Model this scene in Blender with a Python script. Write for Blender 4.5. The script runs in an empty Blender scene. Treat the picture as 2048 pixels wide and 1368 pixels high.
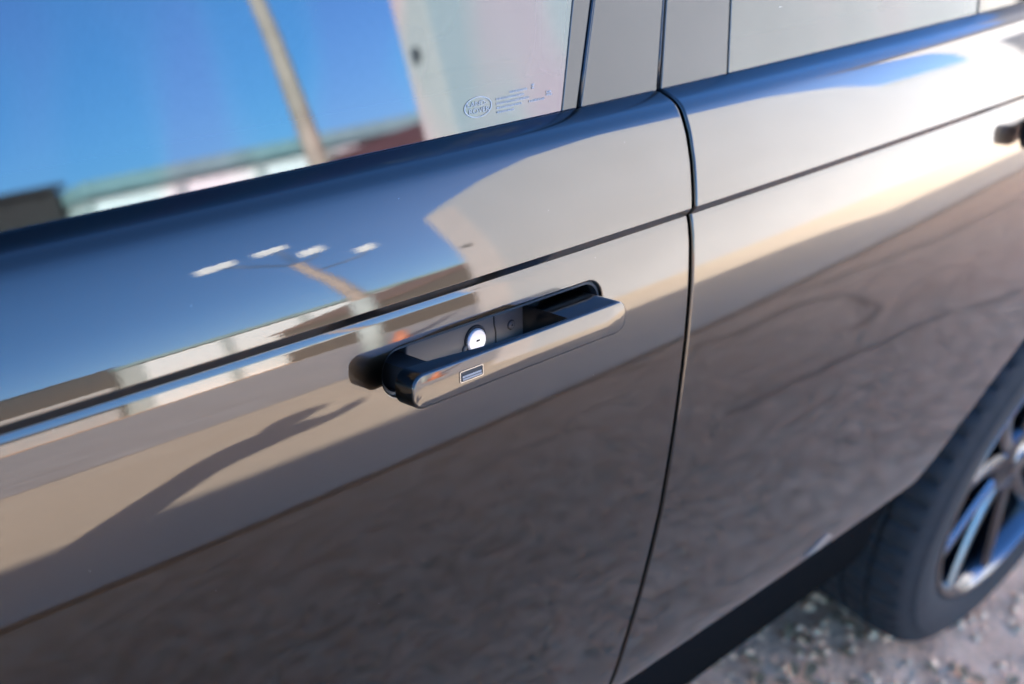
import bpy, bmesh, math, random
import numpy as np
from mathutils import Vector, Matrix, Euler

SC = bpy.context.scene
COL = SC.collection
R = math.radians

# ------------------------------------------------------------------ camera
CAM_POS = Vector((-0.9059, -0.5750, 1.6062))
YAW, PITCH, ROLL = 0.681047, 0.524467, 0.201245
fwd = Vector((math.cos(YAW) * math.cos(PITCH), math.sin(YAW) * math.cos(PITCH), -math.sin(PITCH)))
rgt = Vector((math.sin(YAW), -math.cos(YAW), 0))
upv = rgt.cross(fwd)
r2 = math.cos(ROLL) * rgt + math.sin(ROLL) * upv
u2 = -math.sin(ROLL) * rgt + math.cos(ROLL) * upv
cd = bpy.data.cameras.new('camera')
cam = bpy.data.objects.new('camera', cd)
COL.objects.link(cam)
M = Matrix((r2, u2, -fwd)).transposed().to_4x4()
M.translation = CAM_POS
cam.matrix_world = M
cd.sensor_width = 36.0
cd.lens = 50.0
cd.clip_start, cd.clip_end = 0.02, 2000
cd.dof.use_dof = True
cd.dof.focus_distance = (Vector((-0.235, -0.025, 1.10)) - CAM_POS).dot(fwd)
cd.dof.aperture_fstop = 5.0
cd.dof.aperture_blades = 9
SC.camera = cam

# ------------------------------------------------------------------ light
SUN_EL = R(17.5)
LX, LY = 0.71, -0.704                       # the way the sunlight travels over the ground
SKY_STRENGTH, SUN_STRENGTH, EXPOSURE = 0.056, 3.5, 4.48
w = bpy.data.worlds.new('World')
SC.world = w
w.use_nodes = True
nt = w.node_tree
sky = nt.nodes.new('ShaderNodeTexSky')
sky.sky_type = 'NISHITA'
sky.sun_disc = False
sky.sun_elevation = SUN_EL
sky.sun_rotation = math.atan2(-LX, -LY)      # towards the sun, from +Y to +X
sky.altitude = 900
sky.air_density = 1.0
sky.dust_density = 0.0
sky.ozone_density = 8.5
bg = nt.nodes['Background']
nt.links.new(sky.outputs[0], bg.inputs[0])
bg.inputs[1].default_value = SKY_STRENGTH
sl = bpy.data.lights.new('sun', 'SUN')
sl.energy = SUN_STRENGTH
sl.angle = R(0.53)
sl.color = (1.0, 0.965, 0.92)
so = bpy.data.objects.new('sun', sl)
COL.objects.link(so)
ldir = Vector((LX * math.cos(SUN_EL), LY * math.cos(SUN_EL), -math.sin(SUN_EL)))
so.rotation_euler = ldir.to_track_quat('-Z', 'Y').to_euler()
so.location = (-8, 8, 8)

SC.view_settings.view_transform = 'Standard'
SC.view_settings.look = 'None'
SC.view_settings.gamma = 1.0
SC.view_settings.exposure = EXPOSURE
SC.render.engine = 'CYCLES'
SC.cycles.use_denoising = True
SC.cycles.max_bounces = 8
SC.cycles.transparent_max_bounces = 12
SC.cycles.sample_clamp_indirect = 6.0

# ------------------------------------------------------------------ materials
MATS = {}

def mat(name, col, rough=0.5, metal=0.0, ior=1.5, spec=None, noise=None, bump=None, coat=0.0):
    """noise=(scale, amount[, detail]); bump=(scale, strength, distance)"""
    m = bpy.data.materials.new(name)
    m.use_nodes = True
    n, l = m.node_tree.nodes, m.node_tree.links
    b = n['Principled BSDF']
    b.inputs['Base Color'].default_value = (*col, 1)
    b.inputs['Roughness'].default_value = rough
    b.inputs['Metallic'].default_value = metal
    b.inputs['IOR'].default_value = ior
    b.inputs['Coat Weight'].default_value = coat
    b.inputs['Coat Roughness'].default_value = 0.03
    tc = n.new('ShaderNodeTexCoord')
    if noise:
        t = n.new('ShaderNodeTexNoise')
        t.inputs['Scale'].default_value = noise[0]
        t.inputs['Detail'].default_value = noise[2] if len(noise) > 2 else 4
        l.new(tc.outputs['Object'], t.inputs['Vector'])
        r = n.new('ShaderNodeMapRange')
        r.inputs[1].default_value, r.inputs[2].default_value = 0.3, 0.7
        r.inputs[3].default_value, r.inputs[4].default_value = 1 - noise[1], 1 + noise[1]
        l.new(t.outputs['Fac'], r.inputs[0])
        mx = n.new('ShaderNodeVectorMath')
        mx.operation = 'SCALE'
        mx.inputs[0].default_value = col
        l.new(r.outputs[0], mx.inputs['Scale'])
        l.new(mx.outputs[0], b.inputs['Base Color'])
    if bump:
        t = n.new('ShaderNodeTexNoise')
        t.inputs['Scale'].default_value = bump[0]
        t.inputs['Detail'].default_value = 3
        l.new(tc.outputs['Object'], t.inputs['Vector'])
        bp = n.new('ShaderNodeBump')
        bp.inputs['Strength'].default_value = bump[1]
        bp.inputs['Distance'].default_value = bump[2]
        l.new(t.outputs['Fac'], bp.inputs['Height'])
        l.new(bp.outputs[0], b.inputs['Normal'])
    MATS[name] = m
    return m


def paint_material():
    m = mat('grey_paint', PAINT_BASE, 0.28, 1.0, 1.5, coat=1.0)
    n, l = m.node_tree.nodes, m.node_tree.links
    b = n['Principled BSDF']
    b.inputs['Coat IOR'].default_value = PAINT_IOR
    b.inputs['Coat Roughness'].default_value = 0.012
    tc = n.new('ShaderNodeTexCoord')
    # orange peel of the lacquer
    t = n.new('ShaderNodeTexNoise')
    t.inputs['Scale'].default_value = 420
    t.inputs['Detail'].default_value = 1.5
    l.new(tc.outputs['Object'], t.inputs['Vector'])
    bp = n.new('ShaderNodeBump')
    bp.inputs['Strength'].default_value = 0.012
    bp.inputs['Distance'].default_value = 0.0004
    l.new(t.outputs['Fac'], bp.inputs['Height'])
    l.new(bp.outputs[0], b.inputs['Coat Normal'])
    # dust specks: a few tiny pale grains
    v = n.new('ShaderNodeTexVoronoi')
    v.inputs['Scale'].default_value = 95
    l.new(tc.outputs['Object'], v.inputs['Vector'])
    less = n.new('ShaderNodeMath')
    less.operation = 'LESS_THAN'
    less.inputs[1].default_value = 0.028
    l.new(v.outputs['Distance'], less.inputs[0])
    g = n.new('ShaderNodeSeparateColor')
    l.new(v.outputs['Color'], g.inputs[0])
    gt = n.new('ShaderNodeMath')
    gt.operation = 'GREATER_THAN'
    gt.inputs[1].default_value = 0.93
    l.new(g.outputs[0], gt.inputs[0])
    mu = n.new('ShaderNodeMath')
    mu.operation = 'MULTIPLY'
    l.new(less.outputs[0], mu.inputs[0])
    l.new(gt.outputs[0], mu.inputs[1])
    mx = n.new('ShaderNodeMix')
    mx.data_type = 'RGBA'
    mx.inputs['A'].default_value = (*PAINT_BASE, 1)
    mx.inputs['B'].default_value = (0.16, 0.155, 0.15, 1)
    l.new(mu.outputs[0], mx.inputs['Factor'])
    l.new(mx.outputs['Result'], b.inputs['Base Color'])
    return m


def glass_material(name, tint, refl, stress=1.0):
    m = bpy.data.materials.new(name)
    m.use_nodes = True
    n, l = m.node_tree.nodes, m.node_tree.links
    n.clear()
    out = n.new('ShaderNodeOutputMaterial')
    tr = n.new('ShaderNodeBsdfTransparent')
    tr.inputs[0].default_value = (*tint, 1)
    gl = n.new('ShaderNodeBsdfGlossy')
    gl.inputs['Roughness'].default_value = 0.0
    # stress colours of toughened glass: patches of violet and cyan
    tc = n.new('ShaderNodeTexCoord')
    mp = n.new('ShaderNodeMapping')
    mp.inputs['Rotation'].default_value = (0, R(-35), 0)
    mp.inputs['Scale'].default_value = (1.0, 1.0, 0.55)
    mp.inputs['Location'].default_value = (0.13, 0.0, 0.07)
    l.new(tc.outputs['Object'], mp.inputs[0])
    t = n.new('ShaderNodeTexNoise')
    t.inputs['Scale'].default_value = 10.5
    t.inputs['Detail'].default_value = 0.6
    t.inputs['Distortion'].default_value = 0.4
    l.new(mp.outputs[0], t.inputs['Vector'])
    cr = n.new('ShaderNodeValToRGB')
    e = cr.color_ramp.elements
    e[0].position, e[0].color = 0.42, (0.55, 0.88, 0.98, 1)
    e[1].position, e[1].color = 0.60, (0.98, 0.78, 0.96, 1)
    k = e.new(0.49); k.color = (0.78, 0.92, 1.0, 1)
    k = e.new(0.53); k.color = (0.91, 0.86, 0.98, 1)
    l.new(t.outputs['Fac'], cr.inputs[0])
    sm = n.new('ShaderNodeMix'); sm.data_type = 'RGBA'
    sm.inputs['Factor'].default_value = stress
    sm.inputs['A'].default_value = (0.95, 0.95, 0.95, 1)
    l.new(cr.outputs[0], sm.inputs['B'])
    l.new(sm.outputs['Result'], gl.inputs['Color'])
    fr = n.new('ShaderNodeFresnel')
    fr.inputs[0].default_value = refl
    mix = n.new('ShaderNodeMixShader')
    l.new(fr.outputs[0], mix.inputs[0])
    l.new(tr.outputs[0], mix.inputs[1])
    l.new(gl.outputs[0], mix.inputs[2])
    # dust specks on the pane
    v = n.new('ShaderNodeTexVoronoi')
    v.inputs['Scale'].default_value = 60
    l.new(tc.outputs['Object'], v.inputs['Vector'])
    less = n.new('ShaderNodeMath'); less.operation = 'LESS_THAN'; less.inputs[1].default_value = 0.045
    l.new(v.outputs['Distance'], less.inputs[0])
    sp = n.new('ShaderNodeSeparateColor'); l.new(v.outputs['Color'], sp.inputs[0])
    gt = n.new('ShaderNodeMath'); gt.operation = 'GREATER_THAN'; gt.inputs[1].default_value = 0.85
    l.new(sp.outputs[0], gt.inputs[0])
    mu = n.new('ShaderNodeMath'); mu.operation = 'MULTIPLY'
    l.new(less.outputs[0], mu.inputs[0]); l.new(gt.outputs[0], mu.inputs[1])
    df = n.new('ShaderNodeBsdfDiffuse'); df.inputs[0].default_value = (0.8, 0.8, 0.78, 1)
    mix2 = n.new('ShaderNodeMixShader')
    l.new(mu.outputs[0], mix2.inputs[0])
    l.new(mix.outputs[0], mix2.inputs[1]); l.new(df.outputs[0], mix2.inputs[2])
    l.new(mix2.outputs[0], out.inputs[0])
    MATS[name] = m
    return m


def ground_material(gname, c0, c1, mott=0.8):
    m = bpy.data.materials.new(gname)
    m.use_nodes = True
    n, l = m.node_tree.nodes, m.node_tree.links
    b = n['Principled BSDF']
    b.inputs['Roughness'].default_value = 0.9
    tc = n.new('ShaderNodeTexCoord')
    big = n.new('ShaderNodeTexNoise'); big.inputs['Scale'].default_value = 0.9; big.inputs['Detail'].default_value = 5
    mid = n.new('ShaderNodeTexNoise'); mid.inputs['Scale'].default_value = 11; mid.inputs['Detail'].default_value = 6
    fine = n.new('ShaderNodeTexNoise'); fine.inputs['Scale'].default_value = 70; fine.inputs['Detail'].default_value = 4
    for t in (big, mid, fine):
        l.new(tc.outputs['Object'], t.inputs['Vector'])
    cr = n.new('ShaderNodeValToRGB')
    e = cr.color_ramp.elements
    e[0].position, e[0].color = 0.34, (*c0, 1)
    e[1].position, e[1].color = 0.66, (*c1, 1)
    l.new(big.outputs['Fac'], cr.inputs[0])
    cr2 = n.new('ShaderNodeValToRGB')
    e = cr2.color_ramp.elements
    e[0].position, e[0].color = 0.40, (0.60, 0.57, 0.55, 1)
    e[1].position, e[1].color = 0.60, (1.08, 1.07, 1.05, 1)
    l.new(mid.outputs['Fac'], cr2.inputs[0])
    m1 = n.new('ShaderNodeMix'); m1.data_type = 'RGBA'; m1.blend_type = 'MULTIPLY'
    m1.inputs['Factor'].default_value = mott
    l.new(cr.outputs[0], m1.inputs['A']); l.new(cr2.outputs[0], m1.inputs['B'])
    cr3 = n.new('ShaderNodeValToRGB')
    e = cr3.color_ramp.elements
    e[0].position, e[0].color = 0.38, (0.68, 0.68, 0.68, 1)
    e[1].position, e[1].color = 0.58, (1.05, 1.05, 1.05, 1)
    l.new(fine.outputs['Fac'], cr3.inputs[0])
    m2 = n.new('ShaderNodeMix'); m2.data_type = 'RGBA'; m2.blend_type = 'MULTIPLY'
    m2.inputs['Factor'].default_value = 0.5 * mott
    l.new(m1.outputs['Result'], m2.inputs['A']); l.new(cr3.outputs[0], m2.inputs['B'])
    l.new(m2.outputs['Result'], b.inputs['Base Color'])
    bp = n.new('ShaderNodeBump'); bp.inputs['Strength'].default_value = 0.6; bp.inputs['Distance'].default_value = 0.01
    l.new(fine.outputs['Fac'], bp.inputs['Height'])
    l.new(bp.outputs[0], b.inputs['Normal'])
    MATS[gname] = m
    return m


PAINT_IOR = 1.50
PAINT_BASE = (0.024, 0.0165, 0.0105)
PAINT = paint_material()
GLASS = glass_material('window_glass', (0.22, 0.25, 0.24), 1.70, 0.55)
GLASS_DARK = glass_material('privacy_glass', (0.06, 0.065, 0.065), 1.52, 0.08)
GLOSS_BLACK = mat('gloss_black_trim', (0.012, 0.012, 0.013), 0.03, 0, 1.41)
FRIT = mat('glass_frit_black', (0.010, 0.010, 0.011), 0.02, 0, 1.42)
RUBBER = mat('black_rubber', (0.018, 0.018, 0.018), 0.65)
MATTE_BLACK = mat('matte_black_plastic', (0.060, 0.054, 0.050), 0.48, 0, 1.5, bump=(1400, 0.12, 0.0004))
DEEP_BLACK = mat('deep_black', (0.004, 0.004, 0.004), 0.7)
SKIRT = mat('black_sill_plastic', (0.006, 0.006, 0.006), 0.7, 0, 1.4)
SKIRT.node_tree.nodes['Principled BSDF'].inputs['Specular IOR Level'].default_value = 0.0
CHROME = mat('satin_chrome', (0.62, 0.61, 0.60), 0.38, 0.5)
BRIGHT = mat('polished_metal', (0.17, 0.165, 0.16), 0.22, 1.0)
ALLOY = mat('alloy_silver', (0.13, 0.13, 0.135), 0.2, 1.0)
ALLOY_DARK = mat('alloy_dark_grey', (0.10, 0.10, 0.105), 0.3, 0.6)
TYRE = mat('tyre_rubber', (0.011, 0.0095, 0.0085), 0.85, 0, 1.5, noise=(30, 0.25), bump=(300, 0.2, 0.001))
DISC = mat('brake_disc_steel', (0.32, 0.31, 0.30), 0.35, 1.0)
LEATHER = mat('seat_leather', (0.30, 0.285, 0.26), 0.5, noise=(60, 0.1))
CABIN = mat('cabin_dark_trim', (0.03, 0.03, 0.032), 0.6)
ETCH = mat('etched_marking', (0.27, 0.27, 0.255), 0.6)
LAMP_RED = mat('lamp_red', (0.25, 0.01, 0.01), 0.1, 0, 1.6)
LAMP_CLEAR = mat('lamp_clear', (0.55, 0.56, 0.58), 0.1, 0.5)
GROUND = ground_material('gritty_earth_warm_fill', (0.97, 0.475, 0.25), (0.98, 0.545, 0.30), 0.75)  # orange tint stands in for missing warm bounce light on the shaded strip
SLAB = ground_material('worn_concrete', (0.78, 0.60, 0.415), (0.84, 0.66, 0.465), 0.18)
ASPHALT = mat('old_asphalt', (0.44, 0.41, 0.385), 0.9, noise=(1.5, 0.2), bump=(60, 0.4, 0.006))
CRACK = mat('crack_dirt', (0.045, 0.038, 0.032), 0.95)
PLASTER = mat('white_plaster', (0.345, 0.36, 0.375), 0.85, noise=(1.1, 0.05), bump=(90, 0.25, 0.003))
PLASTER_PINK = mat('pinkish_plaster', (0.42, 0.38, 0.36), 0.85, noise=(2, 0.05))
WALL_GREY = mat('grey_render', (0.38, 0.36, 0.34), 0.9, noise=(2, 0.12))
WHITE_METAL = mat('white_sheet_metal', (0.80, 0.80, 0.76), 0.45, noise=(2, 0.04))
TEAL = mat('weathered_teal_sheet', (0.20, 0.31, 0.31), 0.5, noise=(1.5, 0.12))
PILASTER = mat('pale_grey_concrete', (0.36, 0.40, 0.38), 0.8, noise=(3, 0.1))
DARK_WOOD = mat('dark_stained_wood', (0.03, 0.027, 0.025), 0.8, noise=(4, 0.2))
ROOF_RED = mat('red_brown_roof', (0.12, 0.055, 0.042), 0.7, noise=(3, 0.2))
CONCRETE_POLE = mat('weathered_pole', (0.32, 0.24, 0.19), 0.8, noise=(5, 0.2))
LED_PANEL = mat('white_lamp_housing', (0.78, 0.78, 0.76), 0.35)
ORANGE = mat('orange_plastic', (0.50, 0.14, 0.06), 0.5)
STONE = mat('gravel_stone_warm_fill', (0.96, 0.51, 0.26), 0.85, noise=(25, 0.4, 2))  # stones carry the same warm tint in place of absent fill light
LEAF = mat('dry_leaf', (0.30, 0.16, 0.07), 0.7, noise=(30, 0.3))

# ------------------------------------------------------------------ helpers

def link(o, parent=None):
    COL.objects.link(o)
    if parent is not None:
        o.parent = parent
    return o


def empty(name, label, cat, group=None, loc=(0, 0, 0)):
    o = bpy.data.objects.new(name, None)
    o.empty_display_size = 0.1
    o.location = loc
    COL.objects.link(o)
    o['label'], o['category'] = label, cat
    if group:
        o['group'] = group
    return o


def tag(o, label=None, cat=None, group=None, kind=None):
    for k, v in (('label', label), ('category', cat), ('group', group), ('kind', kind)):
        if v:
            o[k] = v
    return o


def mesh_obj(name, verts, faces, material, parent=None, normals=None, smooth=True, label=None):
    me = bpy.data.meshes.new(name)
    me.from_pydata([tuple(v) for v in verts], [], faces)
    me.materials.append(material)
    me.polygons.foreach_set('use_smooth', [smooth] * len(me.polygons))
    me.update()
    if normals is not None:
        me.normals_split_custom_set_from_vertices([tuple(x) for x in normals])
    o = bpy.data.objects.new(name, me)
    link(o, parent)
    if label:
        o['label'] = label
    return o


def bm_obj(name, bm, material, parent=None, smooth=False, label=None, angle=None):
    bmesh.ops.recalc_face_normals(bm, faces=bm.faces)
    me = bpy.data.meshes.new(name)
    bm.to_mesh(me)
    bm.free()
    me.materials.append(material)
    if smooth:
        me.polygons.foreach_set('use_smooth', [True] * len(me.polygons))
        if angle:
            me.set_sharp_from_angle(angle=R(angle))
    o = bpy.data.objects.new(name, me)
    link(o, parent)
    if label:
        o['label'] = label
    return o


def add_box(bm, c, s, rot=None, bevel=0.0):
    m = Matrix.Translation(c) @ (rot.to_matrix().to_4x4() if rot is not None else Matrix.Identity(4)) @ Matrix.Diagonal((s[0], s[1], s[2], 1))
    g = bmesh.ops.create_cube(bm, size=1.0, matrix=m)
    if bevel > 0:
        ed = list({e for v in g['verts'] for e in v.link_edges})
        bmesh.ops.bevel(bm, geom=ed, offset=bevel, segments=2, affect='EDGES', profile=0.5)


def box_obj(name, c, s, material, parent=None, bevel=0.0, rot=None, label=None):
    bm = bmesh.new()
    add_box(bm, c, s, rot, bevel)
    return bm_obj(name, bm, material, parent, label=label)


def add_tube(bm, pts, rad, seg=12, cap=True):
    pts = [Vector(p) for p in pts]
    rads = rad if isinstance(rad, (list, tuple)) else [rad] * len(pts)
    rings = []
    prev = None
    for i, p in enumerate(pts):
        d = (pts[min(i + 1, len(pts) - 1)] - pts[max(i - 1, 0)]).normalized()
        a = d.orthogonal().normalized() if prev is None else (prev - d * prev.dot(d)).normalized()
        prev = a
        b = d.cross(a)
        rings.append([bm.verts.new(p + rads[i] * (math.cos(t) * a + math.sin(t) * b)) for t in [2 * math.pi * k / seg for k in range(seg)]])
    for q0, q1 in zip(rings, rings[1:]):
        for k in range(seg):
            bm.faces.new((q0[k], q0[(k + 1) % seg], q1[(k + 1) % seg], q1[k]))
    if cap:
        bm.faces.new(rings[0])
        bm.faces.new(list(reversed(rings[-1])))


def grid_faces(nr, nc, off=0, flip=False):
    f = []
    for i in range(nr - 1):
        for j in range(nc - 1):
            q = (off + i * nc + j, off + i * nc + j + 1, off + (i + 1) * nc + j + 1, off + (i + 1) * nc + j)
            f.append(tuple(reversed(q)) if flip else q)
    return f


# ------------------------------------------------------------------ body side profile
# tilt = how far (deg) the surface faces up; the path runs from the belt down
UP = [(1.2240, 86), (1.2225, 78), (1.2192, 58), (1.2150, 38), (1.2110, 31.5), (1.2050, 29), (1.195, 27), (1.190, 26.5), (1.177, 25), (1.162, 22.5), (1.150, 20.3), (1.1455, 19.5)]
LO = [(1.1355, 27), (1.1335, 25.2), (1.1322, 23.4), (1.1308, 20.2), (1.126, 18.9), (1.118, 17.7), (1.105, 16), (1.09, 14.6), (1.075, 13.2), (1.056, 12), (1.006, 10.2), (.951, 9), (.886, 7.2), (.811, 4.2), (.715, 2.6), (.690, 0), (.672, -6), (.662, -14)]
PK, PX0 = 0.02, -0.30
YC = 1.0                                   # centre plane of the car


def integ(T, y0, n=1500):
    z = np.array([a for a, b in T]); t = np.array([b for a, b in T], float)
    zz = np.linspace(z[0], z[-1], n); tt = np.interp(-zz, -z, t)
    yy = y0 - np.concatenate([[0], np.cumsum(np.tan(np.radians((tt[1:] + tt[:-1]) / 2)) * (zz[:-1] - zz[1:]))])
    return zz, yy, tt


ZU, YU, TU = integ(UP, 0)
YU = YU - YU[-1] + .0015
ZL, YL, TL = integ(LO, .0032)
Y_BELT, Z_BELT = YU[0], ZU[0]


def plan(x):
    k = PK * (x - PX0) ** 2
    s = 2 * PK * (x - PX0)
    if x > 1.75:
        k += 0.55 * (x - 1.75) ** 2; s += 1.1 * (x - 1.75)
    if x < -2.0:
        k += 0.5 * (x + 2.0) ** 2; s += 1.0 * (x + 2.0)
    return k, s


def low_yt(z):
    return float(np.interp(-z, -ZL, YL)), float(np.interp(-z, -ZL, TL))


def path_arc(rows, t0, t1, r, n):
    y, z, _ = rows[-1]
    for k in range(1, n + 1):
        a0 = t0 + (t1 - t0) * (k - 1) / n
        a1 = t0 + (t1 - t0) * k / n
        am = R((a0 + a1) / 2)
        ds = abs(R(a1 - a0)) * r
        y -= math.sin(am) * ds
        z -= math.cos(am) * ds
        rows.append((y, z, a1))


def full_rows():
    """rows (y, z, tilt) from behind the belt, over the shoulder, crease, door side, to the rolled bottom"""
    head = [(Y_BELT, Z_BELT, 86.0)]
    # roll over backwards above the belt and dive behind the glass
    y, z = Y_BELT, Z_BELT
    back = []
    for k in range(1, 5):
        a = 86 + 22 * k
        am = R(a - 11)
        ds = R(22) * 0.003
        y += math.sin(am) * ds
        z += math.cos(am) * ds
        back.append((y, z, a))
    back.append((y, z - 0.03, 174))
    rows = list(reversed(back)) + head
    zz = list(np.linspace(1.2238, 1.211, 16)) + list(np.linspace(1.209, 1.1455, 30))
    rows += [(float(np.interp(-q, -ZU, YU)), q, float(np.interp(-q, -ZU, TU))) for q in zz]
    i_crease = len(rows)
    path_arc(rows, 19.5, -24, 0.0016, 5)
    y, z, _ = rows[-1]
    rows.append((y + math.sin(R(24)) * .0085, z - math.cos(R(24)) * .0085, -24))
    y, z, _ = rows[-1]
    dy, dz = y - YL[0], z - ZL[0]
    rows.append((y - .0002, z - .0004, 20))
    q = [1.1351,  1.1345, 1.1338, 1.1330, 1.1323, 1.1316, 1.1308, 1.130, 1.129, 1.127, 1.1245, 1.122, 1.119] + list(np.linspace(1.115, 1.055, 19)) + list(np.linspace(1.047, .70, 46)) + [.694, .688, .682, .677, .672, .667, .662]
    for a in q:
        f = max(0, min(1, (a - 1.119) / .02))
        rows.append((low_yt(a)[0] + dy * f, a + dz * f, low_yt(a)[1]))
    path_arc(rows, -14, -88, 0.004, 5)
    y, z, _ = rows[-1]
    rows.append((y + .02, z, -90))
    return rows


ROWS = full_rows()


def side_point(x, row, ymirror=False):
    y, z, t = row
    k, s = plan(x)
    c = math.cos(R(t))
    n = Vector((s * c, -c, math.sin(R(t)))).normalized()
    p = Vector((x, y + k, z))
    return p, n


def mir(p):
    return Vector((p.x, 2 * YC - p.y, p.z))


def mirn(n):
    return Vector((n.x, -n.y, n.z))


def side_panel(name, rows, xl, xr, ncol, material, parent, mirror=False, hole=None, roll_l=True, roll_r=True, rr=0.0025, label=None, depth=0.009):
    V, N, F = [], [], []
    rolls = (22, 45, 68, 90)
    nc = None
    for row in rows:
        a, b = xl(row[1]), xr(row[1])
        cols = []
        a2, b2 = (a + rr if roll_l else a), (b - rr if roll_r else b)
        if roll_l:
            p, n = side_point(a2, row)
            e = Vector((-1, 0, 0)); e = (e - n * e.dot(n)).normalized()
            cols.append((p + e * rr - n * (rr + depth), e))
            for g in reversed(rolls):
                g = R(g)
                cols.append((p + e * rr * math.sin(g) - n * rr * (1 - math.cos(g)), n * math.cos(g) + e * math.sin(g)))
        for j in range(ncol + 1):
            cols.append(side_point(a2 + (b2 - a2) * j / ncol, row))
        if roll_r:
            p, n = side_point(b2, row)
            e = Vector((1, 0, 0)); e = (e - n * e.dot(n)).normalized()
            for g in rolls:
                g = R(g)
                cols.append((p + e * rr * math.sin(g) - n * rr * (1 - math.cos(g)), n * math.cos(g) + e * math.sin(g)))
            cols.append((p + e * rr - n * (rr + depth), e))
        nc = len(cols)
        for p, n in cols:
            V.append(p); N.append(n)
    F = grid_faces(len(rows), nc)
    if hole:
        cx, cz, hl, hr, zlo, zhi, xlo, xhi = hole
        keep, cut_edges = [], {}
        for f in F:
            c = (V[f[0]] + V[f[2]]) / 2
            if xlo < c.x < xhi and zlo < c.z < zhi:
                for i in range(4):
                    e = (f[i], f[(i + 1) % 4])
                    if (e[1], e[0]) in cut_edges:
                        del cut_edges[(e[1], e[0])]
                    else:
                        cut_edges[e] = 1
            else:
                keep.append(f)
        F = keep
        nxt = {a: b for a, b in cut_edges}
        loop = [next(iter(nxt))]
        while True:
            b = nxt[loop[-1]]
            if b == loop[0]:
                break
            loop.append(b)
        # refine the loop: several samples per edge so that the round ends are smooth
        nring = 8
        rings = [list(loop)]
        info = []
        for i in loop:
            p = V[i]
            ax = max(cx - (hl - hr), min(cx + (hl - hr), p.x))
            d = Vector((p.x - ax, p.z - cz)).normalized()
            info.append((p.x, p.z, ax + d.x * hr, cz + d.y * hr, d))
        for r in range(1, nring + 1):
            t = r / nring
            ring = []
            for (x0, z0, x1, z1, d) in info:
                x, z = x0 + (x1 - x0) * t, z0 + (z1 - z0) * t
                y, tt = low_yt(z)
                p, n = side_point(x, (y, z, tt))
                ring.append(len(V)); V.append(p); N.append(n)
            rings.append(ring)
        hr_r = 0.0018
        base = [(V[i].copy(), N[i].copy()) for i in rings[-1]]
        for g in (25, 50, 75, 90, 'deep'):
            ring = []
            for (p, n), (x0, z0, x1, z1, d) in zip(base, info):
                tz = Vector((0, math.sin(math.atan2(n.z, -n.y)), math.cos(math.atan2(n.z, -n.y))))
                e = (Vector((1, 0, 0)) * -d.x + tz * -d.y).normalized()
                if g == 'deep':
                    q, m_ = p + e * hr_r - n * 0.012, e
                else:
                    a = R(g)
                    q, m_ = p + e * hr_r * math.sin(a) - n * hr_r * (1 - math.cos(a)), n * math.cos(a) + e * math.sin(a)
                ring.append(len(V)); V.append(q); N.append(m_)
            rings.append(ring)
        L = len(loop)
        for q0, q1 in zip(rings, rings[1:]):
            for i in range(L):
                j = (i + 1) % L
                F.append((q0[i], q0[j], q1[j], q1[i]))
    # orient faces outwards (towards the normal)
    f0 = F[len(F) // 3]
    fn = (V[f0[1]] - V[f0[0]]).cross(V[f0[2]] - V[f0[0]])
    if fn.dot(N[f0[0]]) < 0:
        F = [tuple(reversed(f)) for f in F]
    if mirror:
        V = [mir(p) for p in V]; N = [mirn(n) for n in N]
        F = [tuple(reversed(f)) for f in F]
    return mesh_obj(name, V, F, material, parent, N, label=label)


# ------------------------------------------------------------------ the car
car = empty('car', 'dark grey glossy luxury car seen along its doors with one handle popped out', 'car', loc=(0, YC, 0))


def P(o):
    """parent to the car keeping the world position"""
    o.parent = car
    o.matrix_parent_inverse = Matrix.Translation((0, -YC, 0))
    return o


# the shut line between the two doors, as (z, x)
CUT = [(0.60, -0.033), (0.682, -0.0228), (0.78, -0.0105), (0.87, -0.0025), (0.95, 0.0015), (1.03, 0.0045), (1.08, 0.0052), (1.13, 0.0045), (1.146, 0.004), (1.18, 0.006), (1.20, 0.0055), (1.215, 0.003), (1.24, 0.002)]
CZ = np.array([a for a, b in CUT]); CX = np.array([b for a, b in CUT])
cutx = lambda z: float(np.interp(z, CZ, CX))
GAP = 0.0022
ARCH = [(0.60, 0.500), (0.639, 0.545), (0.6705, 0.5905), (0.7166, 0.6556), (0.754, 0.7167), (0.7915, 0.7816), (0.83, 0.858), (0.86, 0.94), (0.87, 0.985), (1.3, 0.985)]
AZ = np.array([a for a, b in ARCH]); AX = np.array([b for a, b in ARCH])
archx = lambda z: float(np.interp(z, AZ, AX))
HC, HL, HR = (-0.222, 1.0960), 0.114, 0.0185       # handle opening: centre, half length, half height


def door_set(mirror):
    fd = P(side_panel('door', ROWS, lambda z: -1.12, lambda z: cutx(z) - GAP, 118, PAINT, None, mirror,
                      hole=None if mirror else (HC[0], HC[1], HL, HR, 1.0580, 1.1275, -0.372, -0.072),
                      label=None if mirror else 'front door in dark grey paint with its handle popped out'))
    rd = P(side_panel('door', ROWS, lambda z: cutx(z) + GAP, archx, 90, PAINT, None, mirror,
                      label=None if mirror else 'rear door in dark grey paint beside the rear wheel'))
    return fd, rd


front_door, rear_door = door_set(False)
door_set(True)

# rear quarter, front wing (with wheel arches), both sides
WX_R, WX_F, WZ, WR = 1.265, -1.735, 0.376, 0.376


def arc_x(cx, rad, z, sgn):
    d = rad * rad - (z - WZ) ** 2
    return cx + sgn * (math.sqrt(d) if d > 0 else 0)


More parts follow.
